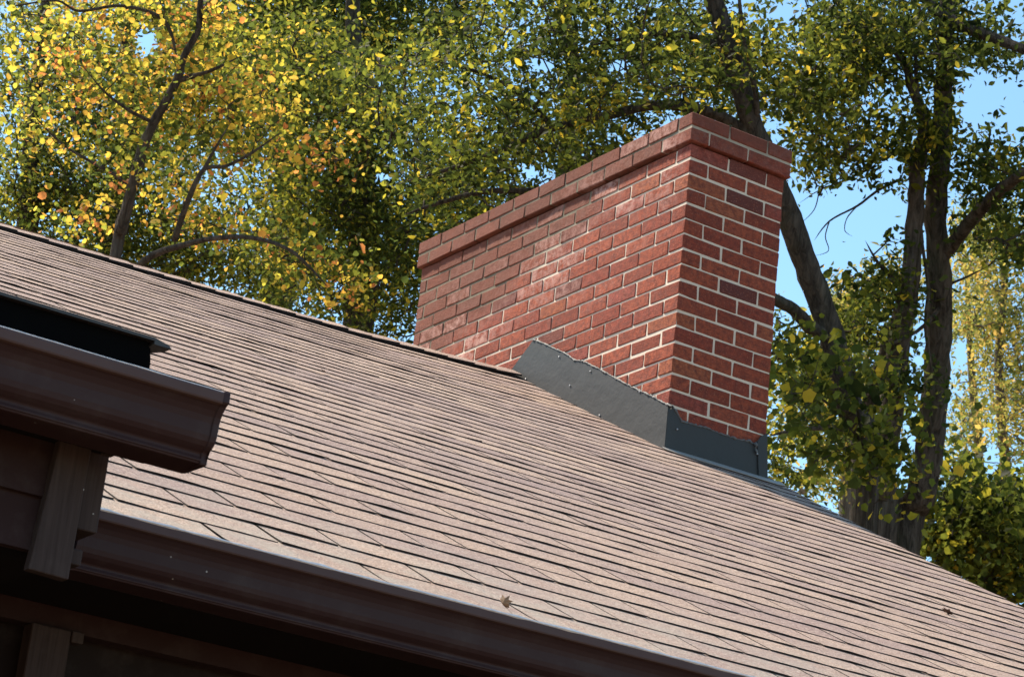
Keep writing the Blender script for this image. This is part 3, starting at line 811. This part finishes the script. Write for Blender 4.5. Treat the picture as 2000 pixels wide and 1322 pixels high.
def tree(name, label, cat, base, stems, limbs, blobs, depth, per, rad, leaf, leafmat, shape, bark, tint_mu, tint_sd, twig=(.011, .004), clump_sd=.12, group=None, n_single=0, single_mat=None, reach=2.6):
    """thing > trunk(s), branches, crown; stems and limbs are (pixel path, r0, r1); twigs run from the wood to every clump"""
    base = Vector(base); t = thing(name, label, cat, base, group)
    nodes = []
    def fin(mb, nm, lab=None):
        mb.v = [(v[0] - base.x, v[1] - base.y, v[2] - base.z) for v in mb.v]
        return mb.build(nm, bark, t, True)
    for (pts, r0, r1) in stems:
        mb = MB(); nodes += limb(mb, pts, r0, r1, 10, .10); fin(mb, 'trunk')
    for (pts, r0, r1) in limbs:
        mb = MB(); nodes += limb(mb, pts, r0, r1, 7, .08); fin(mb, 'branch')
    C, P, idx = clump_points(blobs, depth, per, rad)
    if twig and nodes:
        N = np.array([tuple(q) for q in nodes]); mb = MB()
        order = np.argsort([np.min(np.linalg.norm(N - c, axis=1)) for c in C])
        extra = list(N)
        for i in order:
            c = C[i]; A = np.array(extra); dd = np.linalg.norm(A - c, axis=1) + np.maximum(0, A[:, 2] - c[2]) * .7
            j = int(np.argmin(dd)); a = A[j]
            if np.linalg.norm(a - c) > reach: continue
            mid = (a + c) / 2 + rng.normal(size=3) * .10 * np.linalg.norm(c - a) + np.array([0, 0, .08 * np.linalg.norm(c - a)])
            L = np.linalg.norm(c - a)
            mb.tube([a, (a + mid) / 2 + rng.normal(size=3) * .02, mid, (mid + c) / 2 + rng.normal(size=3) * .03, c],
                    [twig[0] * (.6 + .4 * L), twig[0] * (.5 + .3 * L), twig[0] * .6, twig[1] * 1.3, twig[1]], 4, 0, 0, False)
            extra += [mid, c]
        if mb.v:
            o = fin(mb, 'twigs'); o['kind'] = 'stuff'
    ct = rng.normal(tint_mu - .045, clump_sd * 1.45, len(C))  # clump spread paints sunlit and shaded clumps over the leaf pigment
    tint = ct[idx] + rng.normal(0, tint_sd, len(P))
    if n_single:
        # the leaves that show largest stand as leaves of their own
        px, py, dd = proj(P); inn = (px > 5) & (px < 1995) & (py > 5) & (py < 1000)
        cand = np.where(inn)[0]; pick = cand[np.argsort(dd[cand])[:n_single * 3]]
        pick = rng.choice(pick, min(n_single, len(pick)), replace=False)
        mask = np.ones(len(P), bool); mask[pick] = False
        metas = []
        for k in range(6):
            mb = MB(); fo = random.uniform(.6, 2)
            mb.v = [(a * leaf * 1.05, b_ * leaf * 1.05, c * leaf * fo) for a, b_, c in shape[0]]; mb.f = [tuple(f) for f in shape[1]]; mb.m = [0] * len(mb.f)
            metas.append(mb.mesh('leaf', single_mat))
        for i in pick:
            o = link('leaf', random.choice(metas), t, Vector(P[i]) - base)
            o.rotation_euler = (random.gauss(0, .8), random.gauss(0, .8), random.uniform(0, 6.28)); s_ = random.uniform(.8, 1.25); o.scale = (s_, s_, s_)
        P, tint = P[mask], tint[mask]
    scatter('crown', leafmat, t, base, P, leaf, tint, shape)
    return t

def foot(px, py, depth, dx=0.0, dy=0.0):
    p_ = at(px, py, depth); return Vector((p_.x + dx, p_.y + dy, 0.0))

# --- big multi-stemmed tree right of the chimney
D1 = 17.5
b1 = foot(1755, 1060, D1)
def root(px, py, depth, b): p_ = at(px, py, depth); q = Vector((b.x + (p_.x - b.x) * .5, b.y + (p_.y - b.y) * .5, p_.z * .45)); return [Vector((b.x + (p_.x - b.x) * .3, b.y, 0)), q, p_]
RT_ = lambda px, py, dep, b: [tuple(v) for v in root(px, py, dep, b)]
tree('forked_tree', 'tall grey-barked tree forking into several stems above the rake, right of the chimney', 'tree', b1,
     [(RT_(1768, 1070, D1, b1) + [tuple(at(1795, 980, D1)), tuple(at(1818, 840, D1)), tuple(at(1832, 690, D1)), tuple(at(1836, 560, D1)), tuple(at(1828, 430, D1)), tuple(at(1838, 270, D1)), tuple(at(1846, 120, D1)), tuple(at(1852, -60, D1)), tuple(at(1858, -330, D1))], .135, .045),
      (RT_(1722, 1030, D1 - .2, b1) + [tuple(at(1716, 960, D1 - .2)), tuple(at(1738, 820, D1 - .3)), tuple(at(1752, 700, D1 - .3)), tuple(at(1776, 560, D1 - .3)), tuple(at(1788, 420, D1 - .2)), tuple(at(1792, 330, D1 - .2)), tuple(at(1806, 250, D1 - .2)), tuple(at(1782, 170, D1 - .2)), tuple(at(1765, 110, D1 - .2))], .125, .026),
      (RT_(1682, 990, D1 + .2, b1) + [tuple(at(1682, 930, D1 + .2)), tuple(at(1690, 830, D1 + .2)), tuple(at(1715, 740, D1 + .2)), tuple(at(1745, 640, D1))], .085, .05)],
     [([tuple(at(1842, 500, D1)), tuple(at(1885, 445, D1 - .2)), tuple(at(1925, 400, D1 - .4)), tuple(at(1965, 362, D1 - .6)), tuple(at(2010, 335, D1 - .8)), tuple(at(2100, 290, D1 - 1))], .055, .03),
      ([tuple(at(1780, -40, D1)), tuple(at(1830, 22, D1 - .1)), tuple(at(1890, 55, D1 - .3)), tuple(at(1950, 78, D1 - .5)), tuple(at(2010, 100, D1 - .7)), tuple(at(2110, 130, D1 - .9))], .05, .03),
      ([tuple(at(1782, 170, D1 - .2)), tuple(at(1760, 120, D1 - .2)), tuple(at(1728, 80, D1 - .2)), tuple(at(1690, 50, D1 - .1))], .025, .008),
      ([tuple(at(1790, 180, D1 - .2)), tuple(at(1788, 110, D1 - .2)), tuple(at(1780, 62, D1 - .2))], .02, .008),
      ([tuple(at(1760, 350, D1)), tuple(at(1715, 372, D1 - .1)), tuple(at(1675, 402, D1 - .2)), tuple(at(1620, 432, D1 - .3)), tuple(at(1590, 470, D1 - .3))], .012, .004),
      ([tuple(at(1842, 560, D1)), tuple(at(1890, 540, D1)), tuple(at(1930, 520, D1))], .012, .004),
      ([tuple(at(1675, 402, D1 - .2)), tuple(at(1655, 425, D1 - .3)), tuple(at(1650, 450, D1 - .3)), tuple(at(1665, 462, D1 - .3))], .005, .002),
      ([tuple(at(1620, 432, D1 - .3)), tuple(at(1612, 462, D1 - .3)), tuple(at(1618, 490, D1 - .3)), tuple(at(1590, 500, D1 - .3))], .005, .002),
      ([tuple(at(1700, 330, D1)), tuple(at(1650, 352, D1 - .1)), tuple(at(1600, 372, D1 - .2)), tuple(at(1560, 398, D1 - .2))], .008, .002),
      ([tuple(at(1600, 372, D1 - .2)), tuple(at(1590, 410, D1 - .2)), tuple(at(1560, 440, D1 - .2))], .005, .002),
      ([tuple(at(1838, 600, D1 - .05)), tuple(at(1800, 640, D1 - .3)), tuple(at(1750, 668, D1 - .4)), tuple(at(1700, 680, D1 - .5))], .018, .006),
      ([tuple(at(1800, 470, D1 - .35)), tuple(at(1812, 560, D1 - .35)), tuple(at(1808, 640, D1 - .3)), tuple(at(1822, 740, D1 - .25))], .012, .014),
      ([tuple(at(1700, 850, D1)), tuple(at(1640, 836, D1 - .4)), tuple(at(1560, 838, D1 - .7)), tuple(at(1500, 852, D1 - .9))], .028, .012),
      ([tuple(at(1770, 560, D1 - .3)), tuple(at(1720, 520, D1 - .5)), tuple(at(1690, 470, D1 - .6))], .02, .006)],
     [(1700, 190, 190, 150, 1.6, 70), (1780, 60, 210, 120, 1.6, 70), (1640, 60, 100, 120, 1.4, 28), (1900, 110, 110, 120, 1.4, 22), (1570, 200, 70, 110, 1.0, 22), (1930, 260, 90, 90, 1.2, 18),
      (1960, 420, 80, 130, 1.2, 36), (1700, 560, 70, 90, .9, 24), (1620, 330, 70, 60, .8, 12), (1585, 385, 40, 45, .4, 7), (1760, 300, 60, 70, .8, 14), (1690, 640, 50, 60, .5, 14, -.7), (1600, 800, 80, 100, .6, 18), (1745, 520, 30, 90, .3, 10, -.6), (1810, 300, 40, 110, .3, 12, -.5),
      (1570, 690, 60, 70, .7, 12), (1775, 730, 30, 60, .3, 8, -.6), (1540, 900, 50, 50, .7, 14), (2030, 330, 60, 200, 1.2, 20), (2150, 60, 120, 150, 1.4, 34), (2150, 400, 110, 170, 1.2, 36), (2130, 230, 70, 80, 1.0, 16), (1750, -140, 330, 120, 2.0, 50)],
     D1 + .2, 60, .145, .050, LEAFG, OV, BARK, .38, .18, (.010, .003), .14, None, 300, LEAFG1, 2.2)

# --- young broad-leaved tree standing before the forked stems
D4 = 15.6
b4 = foot(1690, 930, D4)
tree('young_maple', 'young tree with large yellow-green lobed leaves in front of the forked stems', 'tree', b4,
     [(RT_(1700, 985, D4, b4) + [tuple(at(1692, 900, D4)), tuple(at(1676, 800, D4)), tuple(at(1668, 700, D4))], .022, .008)],
     [([tuple(at(1688, 870, D4)), tuple(at(1640, 810, D4)), tuple(at(1590, 770, D4)), tuple(at(1540, 760, D4))], .012, .004),
      ([tuple(at(1690, 890, D4)), tuple(at(1730, 850, D4)), tuple(at(1760, 810, D4))], .010, .004)],
     [(1640, 720, 110, 70, .5, 16), (1580, 800, 70, 80, .5, 13), (1690, 850, 80, 90, .5, 22), (1735, 920, 55, 60, .4, 16), (1560, 690, 50, 50, .4, 9), (1620, 900, 60, 40, .4, 7), (1740, 760, 40, 50, .3, 7)],
     D4, 19, .17, .052, LEAFG, MAPLE, BARKD, .48, .18, (.006, .002), .12, None, 150, LEAFG1, 1.6)

# --- leaning tree behind the chimney
D2 = 16.2
b2 = foot(1668, 940, D2)
tree('leaning_tree', 'tree leaning left behind the chimney, its dark crown above the chimney top', 'tree', b2,
     [(RT_(1690, 960, D2, b2) + [tuple(at(1660, 800, D2)), tuple(at(1632, 690, D2)), tuple(at(1606, 600, D2)), tuple(at(1570, 500, D2)), tuple(at(1536, 410, D2)), tuple(at(1500, 320, D2)), tuple(at(1466, 235, D2)), tuple(at(1440, 150, D2)), tuple(at(1416, 70, D2)), tuple(at(1392, -10, D2)), tuple(at(1370, -160, D2))], .10, .06)],
     [([tuple(at(1626, 660, D2)), tuple(at(1585, 640, D2 - .1)), tuple(at(1550, 605, D2 - .2)), tuple(at(1505, 580, D2 - .3)), tuple(at(1440, 540, D2 - .4))], .05, .035),
      ([tuple(at(1425, 105, D2)), tuple(at(1380, 80, D2)), tuple(at(1310, 66, D2)), tuple(at(1240, 72, D2 + .2)), tuple(at(1150, 90, D2 + .4))], .03, .012),
      ([tuple(at(1490, 275, D2)), tuple(at(1400, 225, D2)), tuple(at(1290, 205, D2)), tuple(at(1180, 228, D2)), tuple(at(1080, 250, D2)), tuple(at(980, 292, D2)), tuple(at(880, 330, D2)), tuple(at(800, 352, D2))], .045, .010),
      ([tuple(at(1520, 380, D2)), tuple(at(1350, 360, D2 + .1)), tuple(at(1180, 345, D2 + .1)), tuple(at(1060, 372, D2 + .1)), tuple(at(950, 374, D2)), tuple(at(860, 396, D2)), tuple(at(790, 420, D2))], .04, .010),
      ([tuple(at(1080, 250, D2)), tuple(at(1010, 180, D2)), tuple(at(930, 140, D2)), tuple(at(850, 120, D2))], .02, .008),
      ([tuple(at(1480, 270, D2)), tuple(at(1475, 180, D2 - .1)), tuple(at(1450, 60, D2 - .2)), tuple(at(1440, -60, D2 - .2))], .022, .012)],
     [(1080, 70, 200, 90, 1.4, 44), (1260, 120, 260, 130, 1.8, 100), (1060, 250, 200, 120, 1.6, 74), (1400, 150, 120, 130, 1.0, 40, 1.3), (1180, -60, 320, 110, 2.0, 60), (900, 330, 150, 90, 1.4, 46), (850, 150, 180, 130, 1.8, 56),
      (960, 420, 110, 60, 1.2, 22), (1500, 110, 60, 120, 1.0, 18), (1160, 300, 140, 50, 1.0, 26), (1530, 680, 40, 60, .6, 8)],
     D2 + .5, 62, .145, .043, LEAFG, OV, BARKD, .36, .20, (.010, .003), .15, None, 0, None, 2.2)

# --- yellow young tree behind the ridge at the left
D3 = 14.0
b3 = foot(235, 520, D3)
tree('yellow_tree', 'slender young tree with sunlit yellow and orange autumn leaves behind the left ridge', 'tree', b3,
     [(RT_(222, 520, D3, b3) + [tuple(at(236, 455, D3)), tuple(at(256, 375, D3)), tuple(at(284, 275, D3)), tuple(at(316, 212, D3)), tuple(at(346, 158, D3)), tuple(at(360, 110, D3)), tuple(at(386, 60, D3)), tuple(at(392, -10, D3)), tuple(at(400, -120, D3))], .042, .013),
      ([tuple(at(226, 610, D3 - .05)), tuple(at(238, 555, D3 - .15)), tuple(at(262, 528, D3 - .25)), tuple(at(300, 498, D3 - .3)), tuple(at(360, 478, D3 - .4)), tuple(at(430, 464, D3 - .5)), tuple(at(500, 466, D3 - .6)), tuple(at(565, 488, D3 - .7)), tuple(at(610, 528, D3 - .7)), tuple(at(640, 560, D3 - .7))], .026, .005)],
     [([tuple(at(346, 158, D3)), tuple(at(375, 150, D3)), tuple(at(420, 135, D3 - .1)), tuple(at(470, 110, D3 - .1))], .018, .006),
      ([tuple(at(256, 375, D3)), tuple(at(230, 345, D3 + .1)), tuple(at(185, 320, D3 + .1)), tuple(at(120, 280, D3 + .2)), tuple(at(60, 220, D3 + .2))], .014, .005),
      ([tuple(at(300, 240, D3)), tuple(at(250, 215, D3 - .1)), tuple(at(205, 180, D3 - .2)), tuple(at(170, 140, D3 - .2))], .012, .004),
      ([tuple(at(340, 470, D3 - .2)), tuple(at(372, 380, D3 - .3)), tuple(at(400, 330, D3 - .3)), tuple(at(440, 325, D3 - .3)), tuple(at(490, 300, D3 - .3)), tuple(at(550, 258, D3 - .3))], .018, .005),
      ([tuple(at(400, 330, D3 - .3)), tuple(at(420, 290, D3 - .3)), tuple(at(450, 240, D3 - .3))], .012, .004),
      ([tuple(at(30, 12, D3)), tuple(at(110, 2, D3)), tuple(at(155, 22, D3)), tuple(at(240, 12, D3)), tuple(at(320, 40, D3)), tuple(at(345, 110, D3))], .005, .013)],
     [(250, 110, 190, 110, 1.0, 54), (420, 200, 180, 100, 1.0, 56), (330, 310, 160, 75, 1.0, 28), (70, 130, 100, 110, .9, 13), (170, 420, 90, 40, .6, 6), (520, 250, 110, 90, .9, 16), (70, 280, 60, 60, .6, 6),
      (330, 30, 190, 80, 1.0, 40), (545, 490, 90, 45, .4, 15), (665, 545, 50, 36, .3, 9), (400, 440, 90, 50, .5, 14), (640, 290, 40, 60, .5, 7), (280, -80, 260, 60, 1.2, 14)],
     D3 + .5, 44, .12, .031, LEAFY, TULIP, BARKD, .41, .24, (.006, .002), .23, None, 300, LEAFY1, 1.6)

# --- woodland behind: each tree its own thing
GB = 'woodland trees behind the house'
def backtree(name, label, px, py, depth, trunk, blobs, per, rad, leaf, mat, bark, mu, r0=.14, shape=OV, sd=.12, reach=3.2):
    b_ = foot(px, py, depth)
    pts = RT_(px, py, depth, b_) + [tuple(at(a, c, depth)) for a, c in trunk]
    return tree(name, label, 'tree', b_, [(pts, r0, r0 * .25)], [], blobs, depth, per, rad, leaf, mat, shape, bark, mu, .19, (.014, .005), .15, GB, 0, None, reach)
backtree('woodland_tree', 'dark green tree low behind the ridge, between yellow tree and chimney', 700, 640, 21.0, [(705, 480), (712, 330), (700, 180), (690, 20), (700, -220)],
         [(690, 520, 180, 150, 1.8, 90), (560, 400, 150, 150, 1.8, 60), (760, 380, 140, 150, 1.8, 60), (640, 200, 200, 150, 2, 80), (560, 110, 120, 90, 1.4, 30, -2)], 130, .22, .046, LEAFG, BARKD, .38, .18)
backtree('woodland_tree', 'deep green tree whose dark crown fills the top edge right of the yellow leaves', 560, 420, 24.0, [(550, 300), (560, 150), (550, -20), (560, -260)],
         [(600, 60, 260, 130, 2.2, 120), (480, 180, 160, 160, 2, 50), (780, 40, 200, 120, 2, 70), (640, -110, 330, 90, 2.4, 80), (600, -300, 420, 160, 2.6, 140), (820, -240, 260, 140, 2.4, 70)], 150, .25, .046, LEAFG, BARKD, .27, .20)  # highest clumps are unseen, added above the frame to shade the crown
backtree('woodland_tree', 'green tree with a grey trunk at the far left edge behind the ridge', 48, 470, 23.0, [(50, 400), (58, 330), (62, 240), (80, 100), (90, -20), (100, -240)],
         [(60, 380, 140, 130, 1.6, 50), (190, 440, 150, 100, 1.6, 50), (330, 460, 150, 100, 1.6, 50), (60, 180, 160, 170, 1.8, 50), (220, 260, 150, 140, 1.6, 44), (430, 520, 140, 90, 1.4, 44)], 105, .22, .048, LEAFG, BARK, .40, .13)
backtree('woodland_tree', 'pale yellow-green tree glowing behind the upper left leaves', 250, 300, 28.0, [(245, 180), (250, 60), (260, -80), (255, -260)],
         [(150, 60, 240, 170, 2.4, 70), (360, 100, 220, 170, 2.4, 60), (250, 280, 260, 150, 2.4, 60)], 100, .26, .055, LEAFF, BARK, .45, .14)
backtree('woodland_tree', 'tree hidden behind the chimney with leaves showing along its sloping top', 1100, 600, 22.0, [(1110, 470), (1105, 330), (1120, 160), (1100, -20), (1110, -240)],
         [(1000, 330, 200, 150, 1.8, 34), (1180, 200, 240, 150, 2, 26), (1330, 60, 200, 150, 2, 16), (860, 440, 110, 110, 1.6, 34), (800, 560, 60, 110, 1.2, 24)], 70, .17, .044, LEAFG, BARKD, .30, .15)
# far thin sunlit trees at the right edge
GF = 'thin pale-stemmed trees far behind on the right'
for (lab, px, tr, bl, mu, dep) in (
    ('thin tree with pale yellow leaves far behind, nearest the right edge', 1962, [(1958, 850), (1950, 700), (1962, 560), (1950, 420)], [(1950, 620, 70, 200, 1.5, 80), (1985, 800, 60, 180, 1.5, 66), (1920, 470, 60, 80, 1.4, 40), (2070, 640, 60, 220, 1.4, 60)], .55, 31.0),
    ('thin tree with yellow-green leaves far behind, seen just right of the main fork', 1905, [(1912, 900), (1900, 760), (1893, 640), (1885, 500)], [(1900, 620, 45, 150, 1.4, 50), (1895, 820, 45, 140, 1.4, 40), (1925, 960, 60, 70, 1.4, 30)], .50, 33.0),
    ('thin tree with yellow leaves far behind, in the gap left of the forked trunk', 1650, [(1655, 900), (1650, 760), (1645, 640)], [(1650, 610, 60, 70, 1.4, 40), (1600, 900, 90, 90, 1.6, 56), (1690, 760, 60, 110, 1.5, 40), (1570, 780, 50, 100, 1.2, 26), (1720, 540, 50, 60, 1.2, 26)], .50, 29.0)):
    b_ = foot(px, 1000, dep)
    tree('thin_tree', lab, 'tree', b_, [(RT_(px, 1000, dep, b_) + [tuple(at(a, c, dep)) for a, c in tr], .10, .03)], [], bl, dep, 56, .22, .058, LEAFF, OV, BARKL, mu, .16, (.014, .005), .16, GF, 0, None, 3.0)
# dark low tree at the lower right, beyond the rake
b_ = foot(1930, 1150, 18.5)
tree('dark_leafed_tree', 'low dark green tree beyond the rake in the lower right corner', 'tree', b_, [(RT_(1930, 1150, 18.5, b_) + [tuple(at(1925, 1050, 18.5)), tuple(at(1950, 940, 18.5))], .08, .03)],
     [([tuple(at(1925, 1050, 18.5)), tuple(at(1880, 960, 18.4)), tuple(at(1850, 900, 18.4))], .03, .01)],
     [(1930, 1060, 120, 90, 1.0, 90), (1860, 1010, 70, 80, .8, 34), (1980, 1000, 80, 80, 1.0, 40), (1900, 930, 60, 50, .8, 16), (1980, 1150, 60, 60, .8, 20), (1840, 1090, 40, 40, .5, 12), (2110, 1090, 120, 120, 1.0, 50)],
     18.4, 36, .17, .050, LEAFG, MAPLE, BARKD, .46, .16, (.009, .003), .12, None, 0, None, 2.0)
print('strips', n_strip, 'objects', len(bpy.data.objects), 'tris', sum(len(m_.polygons) for m_ in bpy.data.meshes))
